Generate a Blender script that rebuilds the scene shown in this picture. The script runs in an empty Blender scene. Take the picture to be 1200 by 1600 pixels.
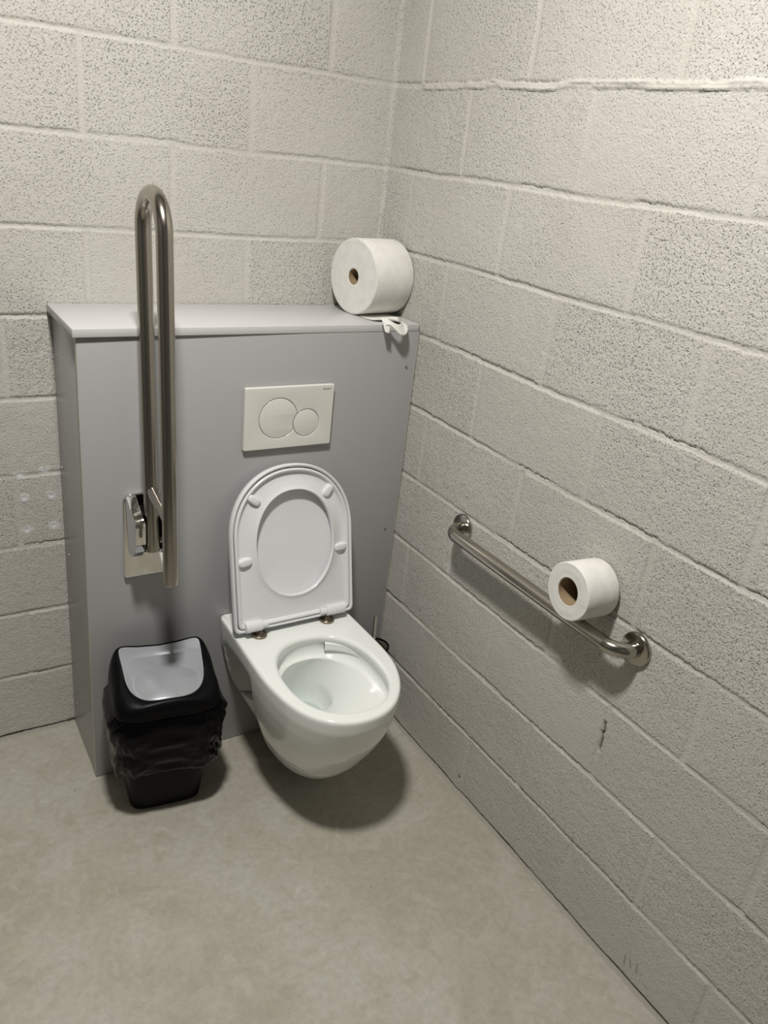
import bpy, bmesh, math, random
import numpy as np
from mathutils import Vector, Matrix

random.seed(4)
sc = bpy.context.scene
COL = sc.collection
R = math.radians

# ------------------------------------------------------------------ camera
cam_data = bpy.data.cameras.new('camera')
cam_data.sensor_fit = 'HORIZONTAL'
cam_data.sensor_width = 36.0
cam_data.lens = 36.0 * 1251.576 / 1200.0
cam_data.clip_start = 0.02
cam = bpy.data.objects.new('camera', cam_data)
cam.location = (-1.2592418, -2.0274530, 1.6361850)
cam.rotation_euler = (1.14876005, -0.1105135, -0.5505880)
COL.objects.link(cam)
sc.camera = cam

# ------------------------------------------------------------------ light
LAMP = (-1.00, -1.16, 2.68)
ld = bpy.data.lights.new('ceiling_lamp_light', 'AREA')
ld.shape = 'DISK'
ld.size = 0.20
ld.energy = 48.0
ld.color = (1.0, 0.972, 0.915)
lo = bpy.data.objects.new('ceiling_lamp_light', ld)
lo.location = LAMP
COL.objects.link(lo)

w = bpy.data.worlds.new('world')
w.use_nodes = True
w.node_tree.nodes['Background'].inputs[0].default_value = (0.9, 0.92, 1.0, 1)
w.node_tree.nodes['Background'].inputs[1].default_value = 0.0
sc.world = w

sc.view_settings.view_transform = 'Standard'
sc.view_settings.look = 'None'
sc.view_settings.gamma = 1.0
sc.view_settings.use_curve_mapping = False
sc.view_settings.exposure = 0.0
try:
    sc.cycles.max_bounces = 12
    sc.cycles.diffuse_bounces = 8
except Exception:
    pass


# ------------------------------------------------------------------ material helpers
def new_mat(name, color=(0.5, 0.5, 0.5), rough=0.5, metal=0.0, spec=0.5, coat=0.0):
    m = bpy.data.materials.new(name)
    m.use_nodes = True
    b = m.node_tree.nodes['Principled BSDF']
    b.inputs['Base Color'].default_value = (*color, 1)
    b.inputs['Roughness'].default_value = rough
    b.inputs['Metallic'].default_value = metal
    b.inputs['Specular IOR Level'].default_value = spec
    b.inputs['Coat Weight'].default_value = coat
    b.inputs['Coat Roughness'].default_value = 0.05
    return m


class NT:
    """small node-building helper"""
    def __init__(self, m):
        self.t = m.node_tree
        self.b = self.t.nodes['Principled BSDF']
        self.tc = None

    def n(self, kind, **kw):
        nd = self.t.nodes.new(kind)
        for k, v in kw.items():
            setattr(nd, k, v)
        return nd

    def link(self, a, b):
        self.t.links.new(a, b)

    def coord(self, scale=(1, 1, 1), kind='Object'):
        if self.tc is None:
            self.tc = self.n('ShaderNodeTexCoord')
        mp = self.n('ShaderNodeMapping')
        mp.inputs['Scale'].default_value = scale
        self.link(self.tc.outputs[kind], mp.inputs['Vector'])
        return mp.outputs[0]

    def noise(self, vec, scale, detail=2.0, rough=0.5, dist=0.0):
        nd = self.n('ShaderNodeTexNoise')
        nd.inputs['Scale'].default_value = scale
        nd.inputs['Detail'].default_value = detail
        nd.inputs['Roughness'].default_value = rough
        nd.inputs['Distortion'].default_value = dist
        self.link(vec, nd.inputs['Vector'])
        return nd.outputs['Fac']

    def ramp(self, fac, stops):
        r = self.n('ShaderNodeValToRGB')
        e = r.color_ramp.elements
        while len(e) > 1:
            e.remove(e[-1])
        e[0].position = stops[0][0]
        c = stops[0][1]
        e[0].color = (*c, 1) if isinstance(c, tuple) else (c, c, c, 1)
        for p, c in stops[1:]:
            x = e.new(p)
            x.color = (*c, 1) if isinstance(c, tuple) else (c, c, c, 1)
        self.link(fac, r.inputs[0])
        return r.outputs[0]

    def math(self, op, a, b=None):
        nd = self.n('ShaderNodeMath', operation=op)
        for i, v in enumerate((a, b)):
            if v is None:
                continue
            if isinstance(v, (int, float)):
                nd.inputs[i].default_value = v
            else:
                self.link(v, nd.inputs[i])
        return nd.outputs[0]

    def mix(self, fac, a, b, mode='MIX'):
        nd = self.n('ShaderNodeMix', data_type='RGBA', blend_type=mode)
        for k, v in ((0, fac), (6, a), (7, b)):
            if isinstance(v, (int, float)):
                nd.inputs[k].default_value = v
            elif isinstance(v, tuple):
                nd.inputs[k].default_value = (*v, 1)
            else:
                self.link(v, nd.inputs[k])
        return nd.outputs[2]

    def attr(self, name):
        nd = self.n('ShaderNodeAttribute', attribute_name=name)
        return nd.outputs['Fac']

    def bump(self, height, strength=1.0, dist=0.001, prev=None):
        nd = self.n('ShaderNodeBump')
        nd.inputs['Strength'].default_value = strength
        nd.inputs['Distance'].default_value = dist
        self.link(height, nd.inputs['Height'])
        if prev is not None:
            self.link(prev, nd.inputs['Normal'])
        return nd.outputs[0]

    def normal(self, s):
        self.link(s, self.b.inputs['Normal'])


# ---- painted concrete block
def mat_block(name='painted_block'):
    m = new_mat(name, (0.6, 0.57, 0.52), 0.62, spec=0.35)
    t = NT(m)
    c = t.coord()
    pit = t.attr('pit')
    n1 = t.noise(c, 235, 2.0, 0.5)
    holes = t.ramp(n1, [(0.29, 0.0), (0.365, 0.75), (0.44, 1.0)])
    n2 = t.noise(c, 120, 2.0, 0.5)
    h2 = t.ramp(n2, [(0.25, 0.0), (0.33, 0.8), (0.39, 1.0)])
    n3 = t.noise(c, 190, 3.0, 0.6)
    hh = t.math('MULTIPLY', holes, h2)
    hh = t.math('SUBTRACT', hh, 1.0)
    hh = t.math('MULTIPLY', hh, pit)
    n3s = t.math('MULTIPLY', n3, 0.62)
    tot = t.math('ADD', hh, n3s)
    t.normal(t.bump(tot, 1.0, 0.0030))
    big = t.noise(c, 2.3, 3.0, 0.55)
    col = t.mix(t.ramp(big, [(0.35, 0.0), (0.65, 1.0)]), (0.505, 0.488, 0.448), (0.535, 0.522, 0.485))
    col = t.mix(t.attr('patch'), col, (0.68, 0.68, 0.70))
    col = t.mix(t.attr('mark'), col, (0.07, 0.06, 0.05))
    t.link(col, t.b.inputs['Base Color'])
    return m


M_BLOCK = mat_block()
M_PAINT = new_mat('smooth_painted_plaster', (0.12, 0.12, 0.115), 0.6)
M_CEIL = new_mat('ceiling_paint', (0.42, 0.42, 0.41), 0.7)


def mat_floor():
    m = new_mat('concrete_floor', (0.4, 0.38, 0.33), 0.5, spec=0.4)
    t = NT(m)
    c = t.coord()
    a = t.noise(c, 2.2, 5, 0.6, 0.6)
    b = t.noise(c, 6.5, 4, 0.6, 0.8)
    f = t.noise(c, 60, 4, 0.65)
    g = t.noise(c, 260, 2, 0.6)
    col = t.mix(t.ramp(a, [(0.38, 0.0), (0.62, 1.0)]), (0.395, 0.372, 0.305), (0.465, 0.452, 0.395))
    col = t.mix(t.ramp(b, [(0.50, 0.0), (0.66, 0.45)]), col, (0.345, 0.31, 0.25))
    b2 = t.noise(t.coord((1.0, 1.3, 1.0)), 4.1, 6, 0.62, 1.6)
    col = t.mix(t.ramp(b2, [(0.50, 0.0), (0.62, 0.35)]), col, (0.48, 0.47, 0.425))
    b3 = t.noise(c, 15.0, 5, 0.65, 1.0)
    col = t.mix(t.ramp(b3, [(0.52, 0.0), (0.66, 0.5)]), col, (0.36, 0.325, 0.265))
    b4 = t.noise(t.coord((1.2, 1.0, 1.0)), 11.0, 5, 0.65, 1.4)
    col = t.mix(t.ramp(b4, [(0.54, 0.0), (0.68, 0.5)]), col, (0.52, 0.51, 0.46))
    spot = t.noise(c, 9.0, 2, 0.5, 0.3)
    col = t.mix(t.ramp(spot, [(0.70, 0.0), (0.78, 0.5)]), col, (0.45, 0.41, 0.24))
    col = t.mix(t.math('MULTIPLY', t.ramp(f, [(0.3, 1.0), (0.7, 0.0)]), 0.42), col, (0.27, 0.25, 0.21))
    # thin trowel scratches
    sv = t.noise(t.coord((1, 1, 1)), 5.0, 2, 0.5, 2.2)
    line = t.ramp(sv, [(0.492, 0.0), (0.5, 1.0), (0.508, 0.0)])
    gate = t.ramp(t.noise(c, 3.3, 2, 0.5), [(0.5, 0.0), (0.62, 1.0)])
    col = t.mix(t.math('MULTIPLY', t.math('MULTIPLY', line, gate), 0.22), col, (0.56, 0.54, 0.47))
    dk = t.noise(c, 34.0, 1, 0.4)
    col = t.mix(t.ramp(dk, [(0.795, 0.0), (0.82, 0.8)]), col, (0.10, 0.085, 0.07))
    t.link(col, t.b.inputs['Base Color'])
    t.link(t.ramp(b, [(0.3, 0.42), (0.7, 0.62)]), t.b.inputs['Roughness'])
    hh = t.math('ADD', t.math('MULTIPLY', f, 0.6), t.math('MULTIPLY', g, 0.4))
    t.normal(t.bump(hh, 0.35, 0.0008))
    return m


M_FLOOR = mat_floor()


def mat_laminate():
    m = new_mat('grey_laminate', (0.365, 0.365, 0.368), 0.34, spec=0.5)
    t = NT(m)
    n = t.noise(t.coord(), 600, 2, 0.5)
    t.normal(t.bump(n, 0.12, 0.0003))
    return m


M_LAM = mat_laminate()
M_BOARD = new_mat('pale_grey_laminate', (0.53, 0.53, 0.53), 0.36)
M_BAND = new_mat('pale_edge_band', (0.46, 0.45, 0.40), 0.45)


def mat_steel(name, color, rough, stretch=(1, 1, 1), amp=0.10):
    m = new_mat(name, color, rough, metal=1.0)
    t = NT(m)
    n = t.noise(t.coord(stretch), 900, 2, 0.5)
    t.link(t.math('ADD', t.math('MULTIPLY', n, amp), rough - amp * 0.5), t.b.inputs['Roughness'])
    return m


M_STEEL_V = mat_steel('brushed_steel_upright', (0.43, 0.40, 0.355), 0.19, (1, 1, 0.01), 0.05)
M_STEEL_H = mat_steel('brushed_steel_rail', (0.44, 0.415, 0.37), 0.18, (1, 0.01, 1), 0.05)
M_CHROME = new_mat('polished_chrome', (0.74, 0.73, 0.71), 0.06, metal=1.0)
M_SCREW = new_mat('screw_steel', (0.45, 0.43, 0.40), 0.3, metal=1.0)
M_BRONZE = new_mat('bronze_disc', (0.24, 0.20, 0.155), 0.33, metal=0.9)
M_BLACKP = new_mat('black_plastic', (0.003, 0.003, 0.0035), 0.36, spec=0.10)
M_GAP = new_mat('dark_backing_and_shade', (0.02, 0.02, 0.02), 0.7)  # flush plate backing, also the painted shade in the outlet mouth
M_CERAMIC = new_mat('white_glazed_ceramic', (0.80, 0.82, 0.80), 0.10, spec=0.5)
M_SEAT = new_mat('white_seat_plastic', (0.72, 0.72, 0.74), 0.22, spec=0.5)
M_PLATE = new_mat('white_plate_plastic', (0.68, 0.67, 0.63), 0.2, spec=0.5)
M_INK = new_mat('dark_print', (0.05, 0.045, 0.04), 0.5)
M_CARD = new_mat('brown_cardboard', (0.30, 0.22, 0.13), 0.85)
M_SILVER = new_mat('silver_grey_plastic', (0.36, 0.38, 0.405), 0.24, metal=0.25)


def mat_paper():
    m = new_mat('toilet_paper', (0.72, 0.71, 0.68), 0.9, spec=0.15)
    t = NT(m)
    c = t.coord()
    v = t.n('ShaderNodeTexVoronoi', feature='DISTANCE_TO_EDGE')
    v.inputs['Scale'].default_value = 26
    t.link(c, v.inputs['Vector'])
    e = t.ramp(v.outputs['Distance'], [(0.10, 1.0), (0.16, 0.0), (0.19, 0.8), (0.24, 0.0)])
    n = t.noise(c, 500, 3, 0.6)
    nb = t.noise(c, 45, 2, 0.6)
    h = t.math('ADD', t.math('MULTIPLY', e, -0.35), t.math('ADD', t.math('MULTIPLY', n, 0.35), t.math('MULTIPLY', nb, 0.8)))
    t.normal(t.bump(h, 0.5, 0.0009))
    col = t.mix(t.ramp(nb, [(0.4, 0.0), (0.7, 1.0)]), (0.73, 0.72, 0.69), (0.68, 0.665, 0.63))
    t.link(col, t.b.inputs['Base Color'])
    return m


M_PAPER = mat_paper()


def mat_bag():
    m = new_mat('black_bin_liner', (0.0015, 0.0015, 0.002), 0.15, spec=0.12)
    t = NT(m)
    c = t.coord((1, 1, 0.55))
    a = t.noise(c, 26, 4, 0.6, 1.2)
    b = t.noise(c, 90, 3, 0.6, 0.6)
    h = t.math('ADD', a, t.math('MULTIPLY', b, 0.25))
    t.normal(t.bump(h, 0.55, 0.005))
    return m


M_BAG = mat_bag()


def mat_clear(name, tint, ior, gloss_rough):
    """thin clear material: see-through tint plus a fresnel reflection"""
    m = bpy.data.materials.new(name)
    m.use_nodes = True
    t = m.node_tree
    t.nodes.remove(t.nodes['Principled BSDF'])
    tr = t.nodes.new('ShaderNodeBsdfTransparent')
    tr.inputs[0].default_value = (*tint, 1)
    gl = t.nodes.new('ShaderNodeBsdfGlossy')
    gl.inputs['Roughness'].default_value = gloss_rough
    lw = t.nodes.new('ShaderNodeLayerWeight')
    pw = t.nodes.new('ShaderNodeMath')
    pw.operation = 'POWER'
    pw.inputs[1].default_value = 4.0
    t.links.new(lw.outputs['Facing'], pw.inputs[0])
    fr_ = t.nodes.new('ShaderNodeMath')
    fr_.operation = 'MULTIPLY_ADD'
    fr_.inputs[1].default_value = 0.7
    fr_.inputs[2].default_value = ((ior - 1) / (ior + 1)) ** 2
    t.links.new(pw.outputs[0], fr_.inputs[0])
    mx = t.nodes.new('ShaderNodeMixShader')
    t.links.new(fr_.outputs[0], mx.inputs[0])
    t.links.new(tr.outputs[0], mx.inputs[1])
    t.links.new(gl.outputs[0], mx.inputs[2])
    t.links.new(mx.outputs[0], t.nodes['Material Output'].inputs[0])
    return m


M_WATER = mat_clear('water', (0.92, 0.945, 0.94), 1.33, 0.02)
M_SMOKE = mat_clear('smoked_glass', (0.62, 0.61, 0.59), 1.45, 0.04)
M_BRISTLE = new_mat('brush_bristles', (0.05, 0.05, 0.05), 0.8)


# ------------------------------------------------------------------ object helpers
def link_mesh(name, me, mat, parent=None, smooth=True, auto=None):
    me.materials.clear()
    me.materials.append(mat)
    if smooth:
        me.polygons.foreach_set('use_smooth', [True] * len(me.polygons))
        if auto is not None:
            me.set_sharp_from_angle(angle=R(auto))
    o = bpy.data.objects.new(name, me)
    COL.objects.link(o)
    if parent is not None:
        o.parent = parent
        o.matrix_parent_inverse = Matrix.Translation(parent.location).inverted()
    return o


def pyobj(name, verts, faces, mat, parent=None, smooth=True, auto=35):
    me = bpy.data.meshes.new(name)
    me.from_pydata([tuple(v) for v in verts], [], [tuple(f) for f in faces])
    me.validate()
    me.update()
    bm = bmesh.new()
    bm.from_mesh(me)
    bmesh.ops.recalc_face_normals(bm, faces=bm.faces)
    bm.to_mesh(me)
    bm.free()
    return link_mesh(name, me, mat, parent, smooth, auto)


def bmobj(name, bm, mat, parent=None, smooth=True, auto=35):
    bmesh.ops.recalc_face_normals(bm, faces=bm.faces)
    me = bpy.data.meshes.new(name)
    bm.to_mesh(me)
    bm.free()
    return link_mesh(name, me, mat, parent, smooth, auto)


def thing(name, label, cat, loc=(0, 0, 0), group=None):
    o = bpy.data.objects.new(name, None)
    o.empty_display_size = 0.05
    o.location = loc
    COL.objects.link(o)
    o['label'] = label
    o['category'] = cat
    if group:
        o['group'] = group
    return o


def struct(o):
    o['kind'] = 'structure'
    return o


def add_box(bm, x0, x1, y0, y1, z0, z1, bevel=0.0, seg=2):
    mt = Matrix.Translation(((x0 + x1) / 2, (y0 + y1) / 2, (z0 + z1) / 2)) @ Matrix.Diagonal((x1 - x0, y1 - y0, z1 - z0, 1))
    g = bmesh.ops.create_cube(bm, size=1.0, matrix=mt)
    if bevel > 0:
        es = set()
        for v in g['verts']:
            es.update(v.link_edges)
        bmesh.ops.bevel(bm, geom=list(es), offset=bevel, segments=seg, affect='EDGES', profile=0.5)


def stack(rings, closed=True, cap0=False, cap1=False):
    """rings: list of (N,3) arrays -> verts, faces"""
    N = len(rings[0])
    V = np.concatenate(rings)
    F = []
    for i in range(len(rings) - 1):
        a = i * N
        b = a + N
        for j in range(N if closed else N - 1):
            k = (j + 1) % N
            F.append((a + j, a + k, b + k, b + j))
    if cap0:
        F.append(tuple(range(N))[::-1])
    if cap1:
        a = (len(rings) - 1) * N
        F.append(tuple(a + j for j in range(N)))
    return V, F


def tube(points, r, n=28, radii=None):
    P = [Vector(p) for p in points]
    T = []
    for i in range(len(P)):
        a = P[max(i - 1, 0)]
        b = P[min(i + 1, len(P) - 1)]
        T.append((b - a).normalized())
    ref = Vector((1, 0, 0)) if abs(T[0].x) < 0.9 else Vector((0, 0, 1))
    u = (ref - T[0] * ref.dot(T[0])).normalized()
    rings = []
    for i, p in enumerate(P):
        u = (u - T[i] * u.dot(T[i])).normalized()
        v = T[i].cross(u)
        rr = radii[i] if radii else r
        rings.append(np.array([p + (u * math.cos(a) + v * math.sin(a)) * rr for a in np.linspace(0, 2 * math.pi, n, endpoint=False)]))
    return stack(rings, True, True, True)


def lathe(profile, origin, axis, n=48, close=False):
    """profile: list of (dist along axis, radius)"""
    ax = Vector(axis).normalized()
    ref = Vector((0, 0, 1)) if abs(ax.z) < 0.9 else Vector((1, 0, 0))
    u = (ref - ax * ref.dot(ax)).normalized()
    v = ax.cross(u)
    o = Vector(origin)
    rings = []
    for d, r in profile:
        r = max(r, 1e-5)
        rings.append(np.array([o + ax * d + (u * math.cos(a) + v * math.sin(a)) * r for a in np.linspace(0, 2 * math.pi, n, endpoint=False)]))
    if close:
        rings.append(rings[0])
    return stack(rings)


def fillet(pts, rad, k=10):
    """polyline with rounded corners"""
    P = [Vector(p) for p in pts]
    out = [P[0]]
    for i in range(1, len(P) - 1):
        a = (P[i - 1] - P[i]).normalized()
        b = (P[i + 1] - P[i]).normalized()
        ang = a.angle(b)
        d = rad / math.tan(ang / 2)
        s = P[i] + a * d
        e = P[i] + b * d
        c = P[i] + (a + b).normalized() * (rad / math.sin(ang / 2))
        va = s - c
        vb = e - c
        th = va.angle(vb)
        for j in range(k + 1):
            f = j / k
            out.append(c + (va * math.sin((1 - f) * th) + vb * math.sin(f * th)) / math.sin(th))
    out.append(P[-1])
    return out


def sm(a, b, x):
    t = np.clip((x - a) / (b - a), 0, 1)
    return t * t * (3 - 2 * t)


def vnoise(x, y, seed):
    """2-D value noise, range -1..1"""
    rng = np.random.RandomState(seed)
    S = 1024
    tab = rng.rand(S * 8)
    xi = np.floor(x).astype(np.int64)
    yi = np.floor(y).astype(np.int64)
    fx = x - xi
    fy = y - yi
    fx = fx * fx * (3 - 2 * fx)
    fy = fy * fy * (3 - 2 * fy)

    def h(a, b):
        return tab[((a * 73856093) ^ (b * 19349663)) % (S * 8)]
    v = (h(xi, yi) * (1 - fx) + h(xi + 1, yi) * fx) * (1 - fy) + (h(xi, yi + 1) * (1 - fx) + h(xi + 1, yi + 1) * fx) * fy
    return v * 2 - 1


# ------------------------------------------------------------------ block walls (real relief)
def grid_coords(lo, fine_hi, hi, fine, coarse):
    a = np.arange(lo, fine_hi, fine)
    b = np.arange(fine_hi, hi + 1e-6, coarse)
    if b[-1] < hi - 1e-4:
        b = np.append(b, hi)
    return np.concatenate([a, b])


def block_wall(name, us, zs, off_even, off_odd, seed, place, flip, extras=None):
    """us: distance from the inner corner, zs: height. place(U,Z,H)->xyz. Relief H is positive into the room."""
    U, Z = np.meshgrid(us, zs)
    wob = 0.0022 * vnoise(U * 5, Z * 1.2, seed) + 0.0011 * vnoise(U * 34, Z * 34, seed + 1)
    jag = 0.0013 * vnoise(U * 160, Z * 160, seed + 2) + 0.0008 * vnoise(U * 420, Z * 420, seed + 3)
    zz = Z + wob
    k = np.floor(zz / 0.2).astype(int)
    f = zz - k * 0.2
    odd = (k % 2) != 0
    uu = U - np.where(odd, off_odd, off_even) + 0.0016 * vnoise(U * 9, Z * 9, seed + 4)
    bi = np.floor(uu / 0.4).astype(int)
    g = uu - bi * 0.4
    db = np.minimum(f, 0.2 - f)
    dh = np.minimum(g, 0.4 - g)
    rnd = lambda s: (np.abs(np.sin((k * 12.9898 + bi * 78.233 + s * 37.719 + seed) * 1.0) * 43758.5453) % 1.0)
    rough = rnd(1)
    mb = sm(0.0040, 0.0068, db + jag)
    mh = sm(0.0056, 0.0092, dh + jag * 0.7)
    face = (rnd(2) - 0.5) * 0.0016 + (rnd(3) - 0.5) * 0.012 * (f - 0.1) + (rnd(4) - 0.5) * 0.004 * (g - 0.2)
    face = face + 0.00035 * vnoise(U * 60, Z * 60, seed + 5) + 0.0005 * vnoise(U * 14, Z * 14, seed + 6) \
        + (0.0003 + 0.0006 * rough) * vnoise(U * 190, Z * 190, seed + 7) * 0.6
    dep_b = -0.0023 + 0.0013 * vnoise(U * 7, Z * 3, seed + 8)
    dep_h = -0.0017 + 0.0013 * vnoise(U * 5, Z * 4, seed + 9)
    mort_b = dep_b + 0.00025 * vnoise(U * 70, Z * 70, seed + 10)
    mort_h = dep_h + 0.00025 * vnoise(U * 70, Z * 70, seed + 11)
    H = face * mb * mh + mort_h * (1 - mh) * mb + mort_b * (1 - mb)
    # thin open cracks along the upper arris of some bed joints
    seg = sm(0.25, 0.5, vnoise(U * 6.5, k * 3.7 + 0.5, seed + 12))
    crack = np.exp(-((f + jag * 1.5 - 0.0058) / 0.0014) ** 2) * seg
    H -= 0.0045 * crack
    # raised mortar smear beads along the lower side of joints
    seg2 = sm(0.0, 0.5, vnoise(U * 4.1, k * 5.3 + 0.2, seed + 13))
    bead = np.exp(-((f - 0.2 + 0.0062 + jag * 1.2) / 0.0020) ** 2) * seg2
    H += 0.0010 * bead
    pit = (0.50 + 0.70 * rough) * mb * mh * (0.85 + 0.45 * vnoise(U * 6, Z * 6, seed + 14))
    pit *= 0.6 + 0.4 * sm(0.1, 0.75, Z)
    patch = np.zeros_like(U)
    mark = np.zeros_like(U)
    # corner fillet of mortar
    H += 0.004 * np.exp(-(U / 0.006) ** 2) * (1 + 0.4 * vnoise(Z * 30, U * 0, seed + 15))
    # ragged foot of the wall
    foot = 0.009 + 0.003 * vnoise(U * 18, Z * 0, seed + 16)
    H -= 0.006 * (1 - sm(foot - 0.002, foot + 0.002, Z))
    if extras:
        H, pit, patch, mark = extras(U, Z, H, pit, patch, mark)
    P = place(U, Z, H)
    nz, nu = U.shape
    me = bpy.data.meshes.new(name)
    nv = nz * nu
    me.vertices.add(nv)
    me.vertices.foreach_set('co', np.stack(P, -1).reshape(-1).astype(np.float32))
    idx = np.arange(nv).reshape(nz, nu)
    q = np.stack([idx[:-1, :-1], idx[:-1, 1:], idx[1:, 1:], idx[1:, :-1]], -1).reshape(-1, 4)
    if flip:
        q = q[:, ::-1]
    nf = len(q)
    me.loops.add(nf * 4)
    me.loops.foreach_set('vertex_index', q.reshape(-1).astype(np.int32))
    me.polygons.add(nf)
    me.polygons.foreach_set('loop_start', np.arange(0, nf * 4, 4, dtype=np.int32))
    me.update(calc_edges=True)
    for nm, arr in (('pit', pit), ('patch', patch), ('mark', mark)):
        a = me.attributes.new(nm, 'FLOAT', 'POINT')
        a.data.foreach_set('value', np.clip(arr, 0, 1.3).reshape(-1).astype(np.float32))
    me.polygons.foreach_set('use_smooth', np.ones(nf, dtype=bool))
    me.materials.append(M_BLOCK)
    o = bpy.data.objects.new(name, me)
    COL.objects.link(o)
    return struct(o)


def ex_back(U, Z, H, pit, patch, mark):
    for x, z in ((0.985, 0.803), (0.925, 0.808), (0.978, 0.738), (0.915, 0.737), (0.978, 0.647), (0.912, 0.650)):
        d = np.sqrt(((U - x) / 0.016) ** 2 + ((Z - z) / 0.013) ** 2) + 0.35 * vnoise(U * 120, Z * 120, 77)
        patch += 0.8 * (1 - sm(0.5, 1.1, d))
        d0 = np.sqrt((U - x) ** 2 + (Z - z) ** 2)
        H += 0.0005 * np.exp(-((d0 - 0.008) / 0.003) ** 2) - 0.0015 * np.exp(-(d0 / 0.004) ** 2)
        pit *= sm(0.3, 1.3, d)
    return H, pit, patch, mark


def ex_right(U, Z, H, pit, patch, mark):
    # thick squeezed mortar bed nine courses up
    c = 1.7995 + 0.0035 * vnoise(U * 12, U * 0, 31)
    d = np.abs(Z - c) + 0.0012 * vnoise(U * 150, Z * 150, 32)
    on = sm(0.10, 0.16, U)
    H += on * (0.0055 * (1 - sm(0.005, 0.0085, d)) + 0.0010 * vnoise(U * 90, Z * 90, 33) * (1 - sm(0.005, 0.01, d)))
    pit *= sm(0.006, 0.012, d)
    # open black gap in one upright joint
    a = np.clip((Z - 0.475) / 0.075, 0, 1)
    dd = np.abs(U - (1.142 - 0.004 * a) - 0.0015 * vnoise(U * 0, Z * 90, 35))
    gate = sm(0.47, 0.485, Z) * (1 - sm(0.545, 0.56, Z))
    cr = (1 - sm(0.0016, 0.0036, dd)) * gate
    H -= 0.008 * cr
    mark += cr
    dd = np.hypot((U - 0.724) / 0.003, (Z - 0.047) / 0.010)
    cr = 1 - sm(0.6, 1.1, dd)
    H -= 0.006 * cr
    mark += cr
    # three small pencil ticks low on the wall
    for (u0, z0), (u1, z1) in (((1.353, 0.062), (1.357, 0.036)), ((1.366, 0.063), (1.374, 0.044)), ((1.386, 0.069), (1.389, 0.045))):
        vx, vz = u1 - u0, z1 - z0
        t = np.clip(((U - u0) * vx + (Z - z0) * vz) / (vx * vx + vz * vz), 0, 1)
        d = np.hypot(U - u0 - t * vx, Z - z0 - t * vz)
        mark += 0.55 * (1 - sm(0.0008, 0.0026, d))
    return H, pit, patch, mark


XL_ROOM, YF_ROOM, ZC = -2.25, -2.80, 2.75
FINE = 0.0028
zs_r = grid_coords(0.0, 2.15, ZC, FINE, 0.02)
us_r = grid_coords(0.0, 1.80, -YF_ROOM, FINE, 0.02)
block_wall('wall_right', us_r, zs_r, 0.340, 0.134, 11, lambda U, Z, H: (0.0 - H, -U, Z), True, ex_right)
zs_b = grid_coords(0.0, 2.05, ZC, FINE, 0.02)
us_b = grid_coords(0.0, 1.16, -XL_ROOM, FINE, 0.02)
block_wall('wall_back', us_b, zs_b, 0.400, 0.196, 23, lambda U, Z, H: (-U, 0.0 - H, Z), False, ex_back)


def slab(name, x0, x1, y0, y1, z0, z1, mat):
    bm = bmesh.new()
    add_box(bm, x0, x1, y0, y1, z0, z1)
    return struct(bmobj(name, bm, mat, smooth=False))


slab('floor', XL_ROOM - 0.1, 0.03, YF_ROOM - 0.1, 0.03, -0.1, 0.0, M_FLOOR)
slab('ceiling', XL_ROOM - 0.1, 0.03, YF_ROOM - 0.1, 0.03, ZC, ZC + 0.1, M_CEIL)
slab('wall_left', XL_ROOM - 0.1, XL_ROOM, YF_ROOM - 0.1, 0.03, 0.0, ZC, M_PAINT)
slab('wall_front', XL_ROOM, 0.03, YF_ROOM - 0.1, YF_ROOM, 0.0, ZC, M_PAINT)

# mortar crumbs and dark gap line along the foot of the walls
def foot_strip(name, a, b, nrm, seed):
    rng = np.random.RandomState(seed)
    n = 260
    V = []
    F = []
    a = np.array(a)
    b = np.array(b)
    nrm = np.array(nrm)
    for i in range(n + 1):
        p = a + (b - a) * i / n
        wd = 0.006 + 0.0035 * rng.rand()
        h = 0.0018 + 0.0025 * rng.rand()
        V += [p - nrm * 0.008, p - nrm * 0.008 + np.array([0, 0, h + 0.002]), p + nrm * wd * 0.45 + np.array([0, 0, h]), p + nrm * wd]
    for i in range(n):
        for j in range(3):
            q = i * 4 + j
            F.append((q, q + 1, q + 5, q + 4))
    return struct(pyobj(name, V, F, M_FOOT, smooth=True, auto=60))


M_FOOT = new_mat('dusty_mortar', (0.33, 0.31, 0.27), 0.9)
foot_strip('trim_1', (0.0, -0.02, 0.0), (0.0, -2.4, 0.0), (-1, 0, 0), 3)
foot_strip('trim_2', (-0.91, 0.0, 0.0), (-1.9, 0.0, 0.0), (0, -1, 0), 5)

# ------------------------------------------------------------------ laminate boxing
XL, D, ZT = -0.889, 0.2595, 1.228
box = thing('pipe_boxing', 'tall grey laminate boxing with a pale top shelf behind the toilet', 'boxing', (-0.445, -0.13, 0))


def prism_xy(name, pts, z0, z1, mat, parent, bevel=0.0008):
    bm = bmesh.new()
    lo_ = [bm.verts.new((x, y, z0)) for x, y in pts]
    hi_ = [bm.verts.new((x, y, z1)) for x, y in pts]
    bm.faces.new(lo_[::-1])
    bm.faces.new(hi_)
    for i in range(len(pts)):
        j = (i + 1) % len(pts)
        bm.faces.new((lo_[i], lo_[j], hi_[j], hi_[i]))
    if bevel:
        bmesh.ops.bevel(bm, geom=list(bm.edges), offset=bevel, segments=2, affect='EDGES', profile=0.5)
    return bmobj(name, bm, mat, parent, True, 30)


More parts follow.
